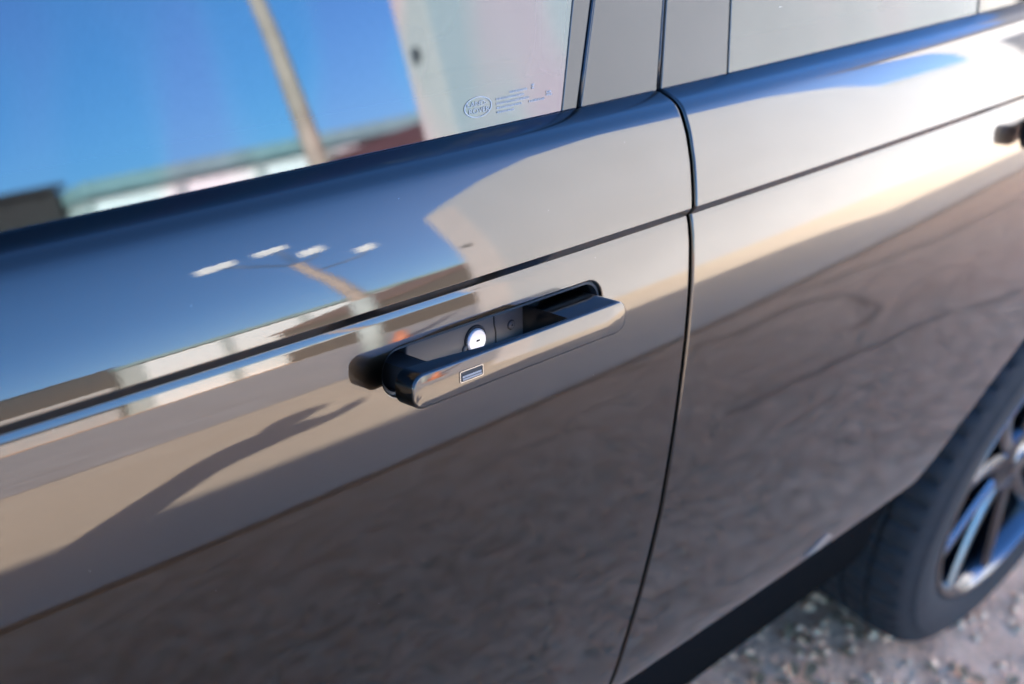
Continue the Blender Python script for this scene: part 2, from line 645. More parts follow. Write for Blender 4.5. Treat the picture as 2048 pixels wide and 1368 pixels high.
rows_hi = [r for r in ROWS if r[1] > 0.868]
rows_lo = [r for r in ROWS if r[1] <= 0.872]
for mirror in (False, True):
    P(side_panel('rear_quarter', rows_hi, lambda z: 0.989, lambda z: 2.24, 40, PAINT, None, mirror))
    P(side_panel('rear_quarter', rows_lo, lambda z: arc_x(WX_R, 0.465, z, 1) + .02, lambda z: 2.24, 16, PAINT, None, mirror))
    P(side_panel('front_wing', rows_hi, lambda z: -2.62, lambda z: -1.124, 40, PAINT, None, mirror))
    P(side_panel('front_wing', rows_lo, lambda z: arc_x(WX_F, 0.465, z, 1) + .02, lambda z: -1.124, 8, PAINT, None, mirror))
    P(side_panel('front_wing', rows_lo, lambda z: -2.62, lambda z: arc_x(WX_F, 0.465, z, -1) - .02, 8, PAINT, None, mirror))

# black sill under the doors
SILL = [(-0.030, 0.668), (-0.040, 0.660), (-0.047, 0.650), (-0.049, 0.635), (-0.046, 0.600), (-0.038, 0.560), (-0.024, 0.515), (-0.004, 0.470), (0.012, 0.445), (0.022, 0.434), (0.026, 0.430), (0.034, 0.428), (0.30, 0.425)]
for mirror in (False, True):
    V, F = [], []
    xs = list(np.linspace(-1.36, 0.60, 40))
    for (y, z) in SILL:
        for x in xs:
            xx = x
            if x > 0.2:      # the rear end follows the arch
                xx = 0.2 + (x - 0.2) / 0.40 * (archx(max(z, 0.6)) + max(0, (0.66 - z)) * 0.62 - 0.2)
            v = Vector((xx, y + plan(xx)[0], z))
            V.append(mir(v) if mirror else v)
    P(mesh_obj('sill', V, grid_faces(len(SILL), len(xs), flip=not mirror), SKIRT, None, label=None if mirror else 'satin black sill below the doors'))
    # the pale edge strip along its bottom
    bm = bmesh.new()
    pts = [(x, 0.024 + plan(x)[0], 0.4295) for x in np.linspace(-1.36, 0.66, 24)]
    add_tube(bm, [tuple(mir(Vector(p))) if mirror else p for p in pts], 0.006, 8)
    P(bm_obj('sill_edge', bm, mat('sill_edge_grey%d' % mirror, (0.34, 0.31, 0.28), 0.4), None, True))

# ------------------------------------------------------------------ glass and pillars
GZ = np.linspace(1.19, 1.74, 400)
GT = 17.5 + 7 * np.clip((GZ - 1.36) / .38, 0, 1)
GY = Y_BELT + .0035 + np.concatenate([[0], np.cumsum(np.tan(np.radians(GT[:-1])) * np.diff(GZ))]) - (Z_BELT - 1.19) * math.tan(R(17.5))


def glass_rows(z0, z1, n, off=0.0):
    out = []
    for z in np.linspace(z1, z0, n):
        t = float(np.interp(z, GZ, GT))
        y = float(np.interp(z, GZ, GY)) - off / math.cos(R(t))
        out.append((y, z, t))
    return out


def pane(name, z0, z1, xl, xr, nrow, ncol, material, mirror=False, off=0.0, thick=0.004, parent=None, label=None, rr=0.0012):
    o = side_panel(name, glass_rows(z0, z1, nrow, off), xl, xr, ncol, material, None, mirror, rr=rr, depth=thick, label=label)
    if parent is None:
        P(o)
    else:
        o.parent = parent
        o.matrix_parent_inverse = Matrix.Translation((0, -YC, 0)) if parent.type == 'EMPTY' else parent.matrix_parent_inverse.copy() @ Matrix.Identity(4)
    return o


def child(o, part):
    """sub-part of a car part; car parts sit at the car's frame"""
    o.parent = part
    o.matrix_parent_inverse = Matrix.Identity(4)
    return o


lean = lambda x0, k: (lambda z: x0 + k * (z - 1.22))
E_GLASS = lean(-0.0960, 0.262)          # rear edge of the front window
E_FRIT = lean(-0.1150, 0.215)
E_GAP_L = lean(0.0005, 0.145)
E_GAP_R = lean(0.0062, 0.13)
E_RTRIM = lean(0.0995, 0.075)
E_DIV = lean(0.5730, 0.10)
Z0G, Z1G = 1.196, 1.735
for mirror in (False, True):
    win = pane('window', Z0G, Z1G, lambda z: -1.02 + max(0, (z - 1.24)) * 0.9, E_FRIT, 30, 60, GLASS, mirror,
               label=None if mirror else 'front door window mirroring blue sky, a lamp pole and a white wall end')
    pane('window_border', Z0G, Z1G, lambda z: E_FRIT(z) + .0002, lambda z: E_GLASS(z) - .001, 30, 4, FRIT, mirror, label=None if mirror else 'black printed border of the front window')
    pane('pillar_trim', Z0G, Z1G, lambda z: E_GLASS(z) + .0022, E_GAP_L, 30, 8, GLOSS_BLACK, mirror, off=0.0005)
    pane('pillar_trim', Z0G, Z1G, E_GAP_R, lambda z: E_RTRIM(z) - .0012, 30, 8, GLOSS_BLACK, mirror, off=0.0005)
    pane('window', Z0G, Z1G, lambda z: E_RTRIM(z) + .0012, lambda z: E_DIV(z) - .002, 30, 30, GLASS_DARK, mirror,
         label=None if mirror else 'rear door window mirroring the white wall')
    pane('window', Z0G, Z1G, lambda z: E_DIV(z) + .002, lambda z: 0.86 + 0.1 * (z - 1.2), 30, 16, GLASS_DARK, mirror)
    pane('window', Z0G, Z1G, lambda z: 0.90 + 0.1 * (z - 1.2), lambda z: 1.95 - 0.35 * (z - 1.2), 30, 30, GLASS_DARK, mirror)
    pane('pillar_trim', Z0G, Z1G, lambda z: 0.866 + 0.1 * (z - 1.2), lambda z: 0.896 + 0.1 * (z - 1.2), 20, 4, GLOSS_BLACK, mirror)
    # rubber behind the gaps
    for a, b in ((lambda z: E_GLASS(z) - .006, lambda z: E_GLASS(z) + .008), (lambda z: E_GAP_L(z) - .01, lambda z: E_GAP_R(z) + .01), (lambda z: E_RTRIM(z) - .008, lambda z: E_RTRIM(z) + .008), (lambda z: E_DIV(z) - .008, lambda z: E_DIV(z) + .008)):
        pane('window_seal', Z0G, Z1G, a, b, 20, 3, RUBBER, mirror, off=-0.007)
    # seal along the belt, between glass and sheet metal
    V, F = [], []
    xs = np.linspace(-1.0, 1.98, 80)
    for (dy, z) in ((-0.0015, 1.2185), (0.004, 1.2185)):
        for x in xs:
            v = Vector((x, Y_BELT + .003 + dy + plan(x)[0], z))
            V.append(mir(v) if mirror else v)
    P(mesh_obj('belt_seal', V, grid_faces(2, len(xs), flip=mirror), RUBBER, None))
    # bright edge seal along the rear of the front window
    bm = bmesh.new()
    pts = []
    for r in glass_rows(1.222, Z1G, 20, 0.0006):
        x = E_GLASS(r[1])
        pts.append(Vector((x, r[0] + plan(x)[0], r[1])))
    add_tube(bm, [mir(p) if mirror else p for p in pts], 0.0013, 8)
    P(bm_obj('edge_strip', bm, GLOSS_BLACK, None, True))
    bm = bmesh.new()
    pts = []
    for r in glass_rows(1.222, Z1G, 20, -0.0025):
        x = E_GAP_R(r[1]) - .0015
        pts.append(Vector((x, r[0] + plan(x)[0], r[1])))
    add_tube(bm, [mir(p) if mirror else p for p in pts], 0.0018, 8)
    P(bm_obj('edge_strip', bm, GLOSS_BLACK, None, True))
    if not mirror:
        main_window = win

# dark backing inside the door gap, so that no light shines through
for mirror in (False, True):
    V = []
    for (y, z, t) in [r for r in ROWS[5:-5:3]]:
        for dx in (-0.03, 0.03):
            p, n = side_point(cutx(z) + dx, (y, z, t))
            p = p - n * 0.0095
            V.append(mir(p) if mirror else p)
    P(mesh_obj('door_seal', V, grid_faces(len(V) // 2, 2, flip=mirror), RUBBER, None))


# ------------------------------------------------------------------ marking etched into the front window
def on_glass(x, z, lift=0.0004):
    t = float(np.interp(z, GZ, GT))
    y = float(np.interp(z, GZ, GY)) + plan(x)[0]
    n = Vector((plan(x)[1] * math.cos(R(t)), -math.cos(R(t)), math.sin(R(t)))).normalized()
    ez = Vector((0, math.sin(R(t)), math.cos(R(t))))
    return Vector((x, y, z)) + n * lift, n, ez


def marking():
    c = (-0.2025, 1.2386)
    bm = bmesh.new()
    seg = 48
    prev = None
    ring = []
    for k in range(seg):
        a = 2 * math.pi * k / seg
        quad = []
        for s in (1.0, 0.92):
            p, n, ez = on_glass(c[0] + 0.0140 * s * math.cos(a), c[1] + 0.0070 * s * math.sin(a))
            quad.append(bm.verts.new(p))
        ring.append(quad)
    for k in range(seg):
        a, b = ring[k], ring[(k + 1) % seg]
        bm.faces.new((a[0], b[0], b[1], a[1]))
    child(bm_obj('marking_ring', bm, ETCH), main_window)

    def text(body, x, z, size, name, aspect=1.0):
        cu = bpy.data.curves.new(name, 'FONT')
        cu.body = body
        cu.size = size
        cu.align_x, cu.align_y = 'CENTER', 'CENTER'
        cu.materials.append(ETCH)
        o = bpy.data.objects.new(name, cu)
        link(o)
        p, n, ez = on_glass(x, z)
        ex = ez.cross(n).normalized()
        m = Matrix((ex * aspect, ez, n)).transposed().to_4x4()
        child(o, main_window)
        m.translation = p - Vector((0, YC, 0)) + Vector((0, YC, 0))
        o.matrix_basis = m
        bpy.context.view_layer.update()
        me = bpy.data.meshes.new_from_object(o)
        o2 = bpy.data.objects.new(name, me)
        link(o2)
        child(o2, main_window)
        o2.matrix_basis = m
        bpy.data.objects.remove(o)
        return o2
    text('LAND-', c[0] - 0.0008, c[1] + 0.0022, 0.0050, 'marking_text', 1.35)
    text('ROVER', c[0] + 0.0008, c[1] - 0.0024, 0.0050, 'marking_text', 1.35)
    # the rest of the stamp is too small to read: rows of tiny dashes
    rnd = random.Random(5)
    bm = bmesh.new()
    for zz, x0, x1 in ((1.2436, -0.170, -0.152), (1.2405, -0.184, -0.155), (1.2375, -0.184, -0.150), (1.2345, -0.184, -0.158), (1.2345, -0.150, -0.133), (1.2315, -0.184, -0.166), (1.2455, -0.1465, -0.1445), (1.2435, -0.1465, -0.1445), (1.2385, -0.131, -0.126), (1.2365, -0.131, -0.126)):
        x = x0
        while x < x1:
            wd = rnd.uniform(.0006, .0014)
            q = []
            for dx, dz in ((0, 0), (wd, 0), (wd, .0014), (0, .0014)):
                q.append(bm.verts.new(on_glass(x + dx, zz + dz)[0]))
            bm.faces.new(q)
            x += wd + rnd.uniform(.0003, .0007)
    child(bm_obj('marking_stamp', bm, ETCH), main_window)


marking()

# ------------------------------------------------------------------ the door handle
T_H = low_yt(HC[1])[1]                                     # tilt of the door there
Y_H = low_yt(HC[1])[0] + plan(HC[0])[0]
HN = Vector((plan(HC[0])[1] * math.cos(R(T_H)), -math.cos(R(T_H)), math.sin(R(T_H)))).normalized()
HEX = (Vector((1, 0, 0)) - HN * HN.x).normalized()
HEZ = HN.cross(HEX) * -1
if HEZ.z < 0:
    HEZ = -HEZ
H0 = Vector((HC[0], Y_H, HC[1]))


def hp(u, v, d):
    """point in the handle's frame: u along, v up, d outwards from the door skin"""
    return H0 + HEX * u + HEZ * v + HN * d


def stadium(hl, hr, n=14):
    pts = []
    for k in range(n + 1):
        a = -math.pi / 2 + math.pi * k / n
        pts.append((hl - hr + hr * math.cos(a), hr * math.sin(a)))
    m = 24
    for k in range(1, m):
        pts.append((hl - hr - 2 * (hl - hr) * k / m, hr))
    for k in range(n + 1):
        a = math.pi / 2 + math.pi * k / n
        pts.append((-(hl - hr) + hr * math.cos(a), hr * math.sin(a)))
    for k in range(1, m):
        pts.append((-(hl - hr) + 2 * (hl - hr) * k / m, -hr))
    return pts


def loft_stadium(name, rings, material, cap0=True, cap1=True, off=(0, 0), smooth_angle=35):
    """rings: (hl, hr, d)"""
    bm = bmesh.new()
    rs = []
    for hl, hr, d in rings:
        rs.append([bm.verts.new(hp(u + off[0], v + off[1], d)) for u, v in stadium(hl, hr)])
    for a, b in zip(rs, rs[1:]):
        for k in range(len(a)):
            j = (k + 1) % len(a)
            bm.faces.new((a[k], a[j], b[j], b[k]))
    if cap0:
        bm.faces.new(rs[0])
    if cap1:
        bm.faces.new(list(reversed(rs[-1])))
    return bm_obj(name, bm, material, None, True, angle=smooth_angle)


def rounded(hl, hr, d_back, d_front, r, n=5, crown=0.0):
    rings = [(hl - .001, hr - .001, d_back), (hl, hr, d_back + .001)]
    for k in range(n + 1):
        a = R(90) * k / n
        rings.append((hl - r + r * math.cos(a), hr - r + r * math.cos(a), d_front - r + r * math.sin(a)))
    return rings


DF, DB = 0.0335, 0.0158
GU, GV = -0.0075, -0.0022                     # the grip hangs a little lower when it is out


def grip_mesh(name):
    """pull handle: full depth at its front end, scooped thin for the fingers, then a deep block at its rear end"""
    hl, hr, r, rc = 0.1085, 0.0124, 0.0019, 0.0098
    rings = [(-.0010, 'b', 0), (0, 'b', .001)]
    for k in range(6):
        a_ = R(90) * k / 5
        rings.append((-r + r * math.cos(a_), 'f', -r + r * math.sin(a_)))

    def back(u):
        return float(np.interp(u, [-0.11, -0.085, -0.02, 0.030, 0.047, 0.0485, 0.11], [0.0148, 0.0165, 0.0270, 0.0290, 0.0290, -0.022, -0.022]))
    base = []
    pts = []
    for sx, sy, a0 in ((1, -1, -90), (1, 1, 0), (-1, 1, 90), (-1, -1, 180)):
        for k in range(9):
            a_ = R(a0 + 90 * k / 8)
            pts.append((sx * (hl - rc) + rc * math.cos(a_), sy * (hr - rc) + rc * math.sin(a_)))
    # dense along the straight runs
    dense = []
    for i, p in enumerate(pts):
        q = pts[(i + 1) % len(pts)]
        m = max(1, int(math.dist(p, q) / .002))
        for k in range(m):
            dense.append((p[0] + (q[0] - p[0]) * k / m, p[1] + (q[1] - p[1]) * k / m))
    bm = bmesh.new()
    rs = []
    for off, kind, dd in rings:
        ring_ = []
        for u, v in dense:
            d = Vector((u - max(-(hl - rc), min(hl - rc, u)), v - max(-(hr - rc), min(hr - rc, v))))
            d = d / d.length
            uu, vv = u + d.x * off, v + d.y * off
            dep = back(uu) + dd if kind == 'b' else DF + dd
            ring_.append(bm.verts.new(hp(uu + GU, vv + GV, dep)))
        rs.append(ring_)
    for a_, b_ in zip(rs, rs[1:]):
        for k in range(len(a_)):
            j = (k + 1) % len(a_)
            bm.faces.new((a_[k], a_[j], b_[j], b_[k]))
    bm.faces.new(list(reversed(rs[-1])))
    # close the back with strips between lower and upper edge at the same u
    low = {}
    L = len(dense)
    order = sorted(range(L), key=lambda i: (dense[i][0]))
    up_ = [i for i in order if dense[i][1] > 1e-6]
    lo_ = [i for i in order if dense[i][1] < -1e-6]
    n = min(len(up_), len(lo_))
    for k in range(n - 1):
        try:
            bm.faces.new((rs[0][up_[k]], rs[0][up_[k + 1]], rs[0][lo_[k + 1]], rs[0][lo_[k]]))
        except ValueError:
            pass
    return bm_obj(name, bm, PAINT, None, True, angle=32)


grip = child(grip_mesh('door_handle'), front_door)
grip['label'] = 'painted pull handle popped out of the door'
# black arm that carries the front end of the grip
bm = bmesh.new()
q = [hp(a_, b_, DB + .002) for a_, b_ in ((-.098, -.015), (-.078, -.015), (-.078, .004), (-.098, .004))]
p2 = [hp(a_, b_, -.03) for a_, b_ in ((-.098, -.013), (-.078, -.013), (-.078, .004), (-.098, .004))]
a = [bm.verts.new(x) for x in q]; b = [bm.verts.new(x) for x in p2]
bm.faces.new(a); bm.faces.new(b)
for i in range(4):
    bm.faces.new((a[i], a[(i + 1) % 4], b[(i + 1) % 4], b[i]))
child(bm_obj('handle_arm', bm, DEEP_BLACK, None), front_door)
# the cup behind the opening
cup = loft_stadium('handle_recess', [(HL + .001, HR + .001, -0.004), (HL + .001, HR + .001, -0.040)], DEEP_BLACK, cap0=False, cap1=True)
child(cup, front_door)
ring = loft_stadium('opening_seal', [(HL - .0005, HR - .0005, -0.0035), (HL - .0035, HR - .0035, -0.0035), (HL - .0035, HR - .0035, -0.010)], RUBBER, cap0=False, cap1=False)
child(ring, front_door)
# matte black housing with the lock
bm = bmesh.new()
add_box(bm, (0, 0, 0), (0.137, 0.034, 0.02), bevel=0.0015)
house = bm_obj('lock_housing', bm, MATTE_BLACK, None, False)
HM = Matrix((HEX, HEZ, HN)).transposed().to_4x4()


def place(o, u, v, d):
    m = HM.copy()
    m.translation = hp(u, v, d)
    child(o, front_door)
    o.matrix_basis = m
    return o


place(house, -0.0075, 0.0, -0.0275)
HF = -0.0175                              # front of the housing


def disc(name, r, h, material, bev=0.0006, seg=32):
    bm = bmesh.new()
    prof = [(r, 0), (r, h - bev), (r - bev, h), (0.0, h)]
    rings = []
    for (rad, zz) in prof[:-1]:
        rings.append([bm.verts.new((rad * math.cos(2 * math.pi * k / seg), rad * math.sin(2 * math.pi * k / seg), zz)) for k in range(seg)])
    c = bm.verts.new((0, 0, h))
    for a, b in zip(rings, rings[1:]):
        for k in range(seg):
            bm.faces.new((a[k], a[(k + 1) % seg], b[(k + 1) % seg], b[k]))
    for k in range(seg):
        bm.faces.new((rings[-1][k], rings[-1][(k + 1) % seg], c))
    return bm_obj(name, bm, material, None, True, angle=30)


LU, LV = -0.0095, -0.0048
place(disc('lock_collar', 0.0108, 0.0012, DEEP_BLACK), LU + .0004, LV + .0006, HF)
place(disc('lock_cylinder', 0.0092, 0.0032, CHROME, 0.0010), LU, LV, HF)
place(box_obj('keyhole', (0, 0, 0), (0.0034, 0.0014, 0.0008), DEEP_BLACK), LU + 0.0004, LV + .0003, HF + 0.0030)
place(disc('screw_head', 0.0040, 0.0008, DEEP_BLACK), 0.0285, -0.0030, HF)
place(disc('screw_head', 0.0030, 0.0014, MATTE_BLACK), 0.0285, -0.0030, HF)
place(disc('screw_head', 0.0008, 0.0020, DEEP_BLACK), 0.0285, -0.0030, HF)
place(disc('lock_plug', 0.0050, 0.0008, DEEP_BLACK), -0.0175, -0.010, HF)
place(disc('lock_plug', 0.0042, 0.0013, MATTE_BLACK), -0.0175, -0.010, HF)
place(disc('lock_plug', 0.0008, 0.0020, DEEP_BLACK), -0.0180, -0.010, HF)
# seam of the lock cover
bm = bmesh.new()
add_tube(bm, [(0.002, 0.0118, 0), (0.0085, 0.0118, 0), (0.0105, 0.0105, 0), (0.0108, 0.002, 0), (0.0122, -0.004, 0), (0.0122, -0.014, 0)], 0.0008, 6)
place(bm_obj('cover_seam', bm, DEEP_BLACK), 0, 0, HF)
bm = bmesh.new()
add_tube(bm, [(-0.0130, 0.004, 0), (-0.0128, -0.006, 0), (-0.0122, -0.014, 0)], 0.0005, 6)
place(bm_obj('cover_seam', bm, DEEP_BLACK), 0, 0, HF)

# slot with a bright cap in the grip's face
su, sv = -0.0555 + GU, 0.0002 + GV


def slot_ring(name, rings, material, cap=True):
    bm = bmesh.new()
    rs = []
    for hl, hr, rr_, d in rings:
        pts = []
        for sx, sy, a0 in ((1, -1, -90), (1, 1, 0), (-1, 1, 90), (-1, -1, 180)):
            for k in range(5):
                a = R(a0 + 90 * k / 4)
                pts.append((sx * (hl - rr_) + rr_ * math.cos(a), sy * (hr - rr_) + rr_ * math.sin(a)))
        rs.append([bm.verts.new(hp(su + u, sv + v, d)) for u, v in pts])
    for a, b in zip(rs, rs[1:]):
        for k in range(len(a)):
            j = (k + 1) % len(a)
            bm.faces.new((a[k], a[j], b[j], b[k]))
    if cap:
        bm.faces.new(rs[-1])
    return child(bm_obj(name, bm, material, None, True, angle=30), front_door)


slot_ring('slot_rim', [(.0112, .0042, .0014, DF - .0005), (.0112, .0042, .0014, DF + .0005), (.0104, .0034, .0010, DF + .0005), (.0104, .0034, .0010, DF - .0002)], BRIGHT, False)
slot_ring('slot_floor', [(.0105, .0035, .0010, DF + .00015), (.0100, .0032, .0008, DF + .00018)], DEEP_BLACK)
bm = bmesh.new()
for v0, v1, h in ((-0.0028, -0.0016, .0006), (-0.0011, 0.0003, .0004)):
    q = [bm.verts.new(hp(su + a, sv + b, DF + c)) for a, b, c in ((-.0086, v0, h), (.0094, v0, h), (.0094, v1, h), (-.0086, v1, h))]
    bm.faces.new(q)
child(bm_obj('slot_bar', bm, mat('slot_grey', (0.16, 0.155, 0.15), 0.4), None), front_door)

# ------------------------------------------------------------------ rear door handle (popped out too)
RHX, RHZ = 0.752, 1.0965
y_, t_ = low_yt(RHZ)
RN = Vector((plan(RHX)[1] * math.cos(R(t_)), -math.cos(R(t_)), math.sin(R(t_)))).normalized()
REX = (Vector((1, 0, 0)) - RN * RN.x).normalized()
REZ = REX.cross(RN) * -1
if REZ.z < 0:
    REZ = -REZ
_save = (H0, HEX, HEZ, HN)
H0, HEX, HEZ, HN = Vector((RHX, y_ + plan(RHX)[0], RHZ)), REX, REZ, RN
child(grip_mesh('door_handle'), rear_door)
child(loft_stadium('handle_recess', [(HL, HR, 0.0022), (HL - .002, HR - .002, 0.0030)], DEEP_BLACK), rear_door)
H0, HEX, HEZ, HN = _save

# ------------------------------------------------------------------ roof, bonnet, ends, cabin (the rest of the car)
def loft(name, curves, material, smooth=True):
    nr, nc = len(curves), len(curves[0])
    V = [p for c in curves for p in c]
    bm = bmesh.new()
    vs = [bm.verts.new(p) for p in V]
    for f in grid_faces(nr, nc):
        bm.faces.new([vs[i] for i in f])
    o = bm_obj(name, bm, material, None, smooth, angle=40)
    return P(o)


def cross(x, yside, zside, zmid, n=24, p=2.6):
    out = []
    for k in range(n + 1):
        s = -1 + 2 * k / n
        y = YC + s * (YC - yside)
        z = zside + (zmid - zside) * (1 - abs(s) ** p)
        out.append((x, y, z))
    return out


YG = float(GY[-1])
loft('roof', [cross(x, YG - .012 + plan(x)[0], zs, zm) for x, zs, zm in ((-0.62, 1.70, 1.755), (-0.45, 1.735, 1.80), (-0.1, 1.742, 1.845), (0.4, 1.742, 1.862), (1.0, 1.742, 1.855), (1.6, 1.735, 1.83), (1.95, 1.715, 1.80), (2.05, 1.70, 1.77))], GLOSS_BLACK)
loft('windscreen', [cross(x, ys, z, z + .03) for x, ys, z in ((-1.42, 0.16, 1.19), (-1.1, 0.20, 1.38), (-0.85, 0.24, 1.54), (-0.635, 0.27, 1.69))], GLASS)
loft('rear_screen', [cross(x, ys, z, z + .02) for x, ys, z in ((2.06, 0.32, 1.70), (2.14, 0.25, 1.46), (2.20, 0.20, 1.22))], GLASS_DARK)
loft('bonnet', [cross(x, ys, z, z + .05, p=4) for x, ys, z in ((-1.43, 0.12, 1.20), (-1.7, 0.11, 1.195), (-2.1, 0.125, 1.18), (-2.45, 0.20, 1.15), (-2.62, 0.30, 1.09))], PAINT)
loft('front_bumper', [[(x, YC + s * hw, z) for s in np.linspace(-1, 1, 20)] for x, hw, z in ((-2.62, 0.72, 1.12), (-2.68, 0.78, 0.95), (-2.72, 0.82, 0.75), (-2.70, 0.84, 0.55), (-2.60, 0.84, 0.36))], PAINT)
loft('rear_bumper', [[(x, YC + s * hw, z) for s in np.linspace(-1, 1, 20)] for x, hw, z in ((2.235, 0.70, 1.22), (2.27, 0.765, 1.10), (2.30, 0.79, 0.90), (2.29, 0.80, 0.68), (2.2, 0.80, 0.45))], PAINT)
for s in (-1, 1):
    P(box_obj('headlight', (-2.60, YC + s * .66, 1.00), (0.12, 0.30, 0.10), LAMP_CLEAR, bevel=.02))
    P(box_obj('tail_lamp', (2.25, YC + s * .66, 1.0), (0.06, 0.10, 0.40), LAMP_RED, bevel=.015))
    bm = bmesh.new()
    ya = YC + s * (YC - 0.155)
    yb = YC + s * (YC - 0.268)
    add_tube(bm, [(-1.40, ya, 1.19), (-1.08, YC + s * (YC - .19), 1.39), (-0.83, YC + s * (YC - .23), 1.56), (-0.60, yb, 1.71)], 0.035, 10)
    P(bm_obj('windscreen_pillar', bm, GLOSS_BLACK, None, True))
    # belt shelf between the glass foot and the cabin
    P(box_obj('door_card', (0.42, YC + s * (YC - 0.165), 1.03), (3.0, 0.10, 0.30), CABIN, bevel=.01))
    bm = bmesh.new()
    add_box(bm, (-0.98, YC + s * (YC + 0.02), 1.24), (0.12, 0.20, 0.15), bevel=.03)
    add_box(bm, (-0.98, YC + s * (YC - 0.10), 1.21), (0.06, 0.10, 0.03))
    P(bm_obj('door_mirror', bm, PAINT))
P(box_obj('floor_pan', (-0.15, YC, 0.445), (4.6, 1.60, 0.06), DEEP_BLACK))
P(box_obj('dashboard', (-1.2, YC, 1.02), (0.45, 1.5, 0.30), CABIN, bevel=.06))
for s in (-1, 1):
    for sx, in ((-0.28,), (0.78,)):
        bm = bmesh.new()
        add_box(bm, (sx - .22, YC + s * .38, 0.72), (0.52, 0.52, 0.20), bevel=.05)
        add_box(bm, (sx + .10, YC + s * .38, 1.08), (0.16, 0.50, 0.66), Euler((0, R(14), 0)), bevel=.06)
        add_box(bm, (sx + .21, YC + s * .38, 1.50), (0.10, 0.27, 0.18), Euler((0, R(10), 0)), bevel=.04)
        P(bm_obj('seat', bm, LEATHER, None, True, angle=50))
    # inner faces of the centre pillar, light cloth trim
    bm = bmesh.new()
    add_box(bm, (0.01, YC + s * (YC - 0.21), 1.46), (0.10, 0.05, 0.52), Euler((s * R(20), R(6), 0)), bevel=.015)
    P(bm_obj('pillar_lining', bm, LEATHER, None))

# ------------------------------------------------------------------ wheels
def lathe(prof, seg, wobble=None):
    bm = bmesh.new()
    rings = []
    for i, (rad, y) in enumerate(prof):
        ring = []
        for k in range(seg):
            r = rad - (wobble(i, k) if wobble else 0)
            a = 2 * math.pi * k / seg
            ring.append(bm.verts.new((r * math.cos(a), y, r * math.sin(a))))
        rings.append(ring)
    for a, b in zip(rings, rings[1:]):
        for k in range(seg):
            bm.faces.new((a[k], a[(k + 1) % seg], b[(k + 1) % seg], b[k]))
    return bm


TW = 0.275
tp = [(0.283, 0.020), (0.291, 0.006), (0.305, 0.000), (0.330, -0.004), (0.352, -0.003), (0.362, -0.001), (0.366, 0.003), (0.380, 0.008), (0.392, 0.016)]
shoulder0 = len(tp)
tp += [(0.4005, 0.028), (0.404, 0.040), (0.4065, 0.058)]
shoulder1 = len(tp)
for g in (0.062, 0.110, 0.158, 0.206):
    tp += [(0.4075, g), (0.399, g + .001), (0.399, g + .009), (0.4085, g + .010)]
    tp += [(0.409, g + .028)]
tp += [(0.404, TW - .04), (0.400, TW - .028), (0.392, TW - .016), (0.36, TW), (0.31, TW), (0.283, TW - .02)]


def tyre_mesh():
    seg = 216
    bm = lathe(tp, seg, lambda i, k: (0.009 if (k % 4 == 0) else 0.0) if (shoulder0 <= i < shoulder1 + 20) else 0.0)
    return bm


def rim_mesh():
    prof = [(0.286, 0.018), (0.288, 0.008), (0.284, 0.004), (0.276, 0.004), (0.270, 0.010), (0.262, 0.022), (0.258, 0.05), (0.254, 0.14), (0.262, 0.23), (0.284, 0.255)]
    return lathe(prof, 96)


def spoke(bm, a, da, w0, w1):
    """from the hub at angle a to the rim at angle a+da"""
    def pt(rad, ang, side, y):
        return Vector((rad * math.cos(ang) - side * math.sin(ang), y, rad * math.sin(ang) + side * math.cos(ang)))
    secs = []
    for t in np.linspace(0, 1, 6):
        rad = 0.060 + (0.272 - 0.060) * t
        ang = a + da * t
        wd = w0 + (w1 - w0) * t
        yf = 0.030 - 0.018 * t ** 1.5
        yb = yf + 0.045 - 0.012 * t
        secs.append([bm.verts.new(pt(rad, ang, s, y)) for s, y in ((-wd, yb), (-wd, yf + .007), (-wd * .55, yf), (wd * .55, yf), (wd, yf + .007), (wd, yb))])
    for p, q in zip(secs, secs[1:]):
        for i in range(6):
            bm.faces.new((p[i], p[(i + 1) % 6], q[(i + 1) % 6], q[i]))
    bm.faces.new(secs[0]); bm.faces.new(list(reversed(secs[-1])))


WHEEL = {}


def make_wheel(x, y, side, turn):
    root = bpy.data.objects.new('wheel', None)
    root.empty_display_size = .1
    link(root)
    root.location = (x, y, WR)
    root.rotation_euler = (0, turn, 0 if side < 0 else math.pi)
    root.scale = (0.92, 1, 0.92)
    P(root)
    if not WHEEL:
        WHEEL['tyre'] = bm_obj('tyre', tyre_mesh(), TYRE, None, True, angle=30)
        WHEEL['rim'] = bm_obj('rim', rim_mesh(), ALLOY, None, True, angle=35)
        bm = bmesh.new()
        for rad in (0.05, 0.175):
            pass
        d = lathe([(0.06, 0.085), (0.19, 0.085), (0.19, 0.115), (0.06, 0.115)], 64)
        WHEEL['brake_disc'] = bm_obj('brake_disc', d, DISC, None, True, angle=30)
        bm.free()
        c = lathe([(0.001, 0.020), (0.030, 0.020), (0.034, 0.024), (0.068, 0.030), (0.074, 0.040), (0.074, 0.10)], 48)
        WHEEL['hub'] = bm_obj('hub', c, ALLOY, None, True, angle=40)
        well = lathe([(0.02, 0.14), (0.256, 0.14)], 48)
        WHEEL['wheel_back'] = bm_obj('wheel_back', well, DEEP_BLACK, None)
        sp = []
        for k in range(5):
            a = 2 * math.pi * k / 5 + math.pi / 2
            for s in (-1, 1):
                bm = bmesh.new()
                spoke(bm, a + s * 0.20, s * 0.13, 0.017, 0.0125)
                sp.append(bm_obj('spoke', bm, ALLOY, None, True, angle=30))
        WHEEL['spokes'] = sp
        parts = [WHEEL[k] for k in ('tyre', 'rim', 'brake_disc', 'hub', 'wheel_back')] + sp
        for o in parts:
            o.parent = root
    else:
        for o in [WHEEL[k] for k in ('tyre', 'rim', 'brake_disc', 'hub', 'wheel_back')] + WHEEL['spokes']:
            c = o.copy()
            link(c, root)
    return root


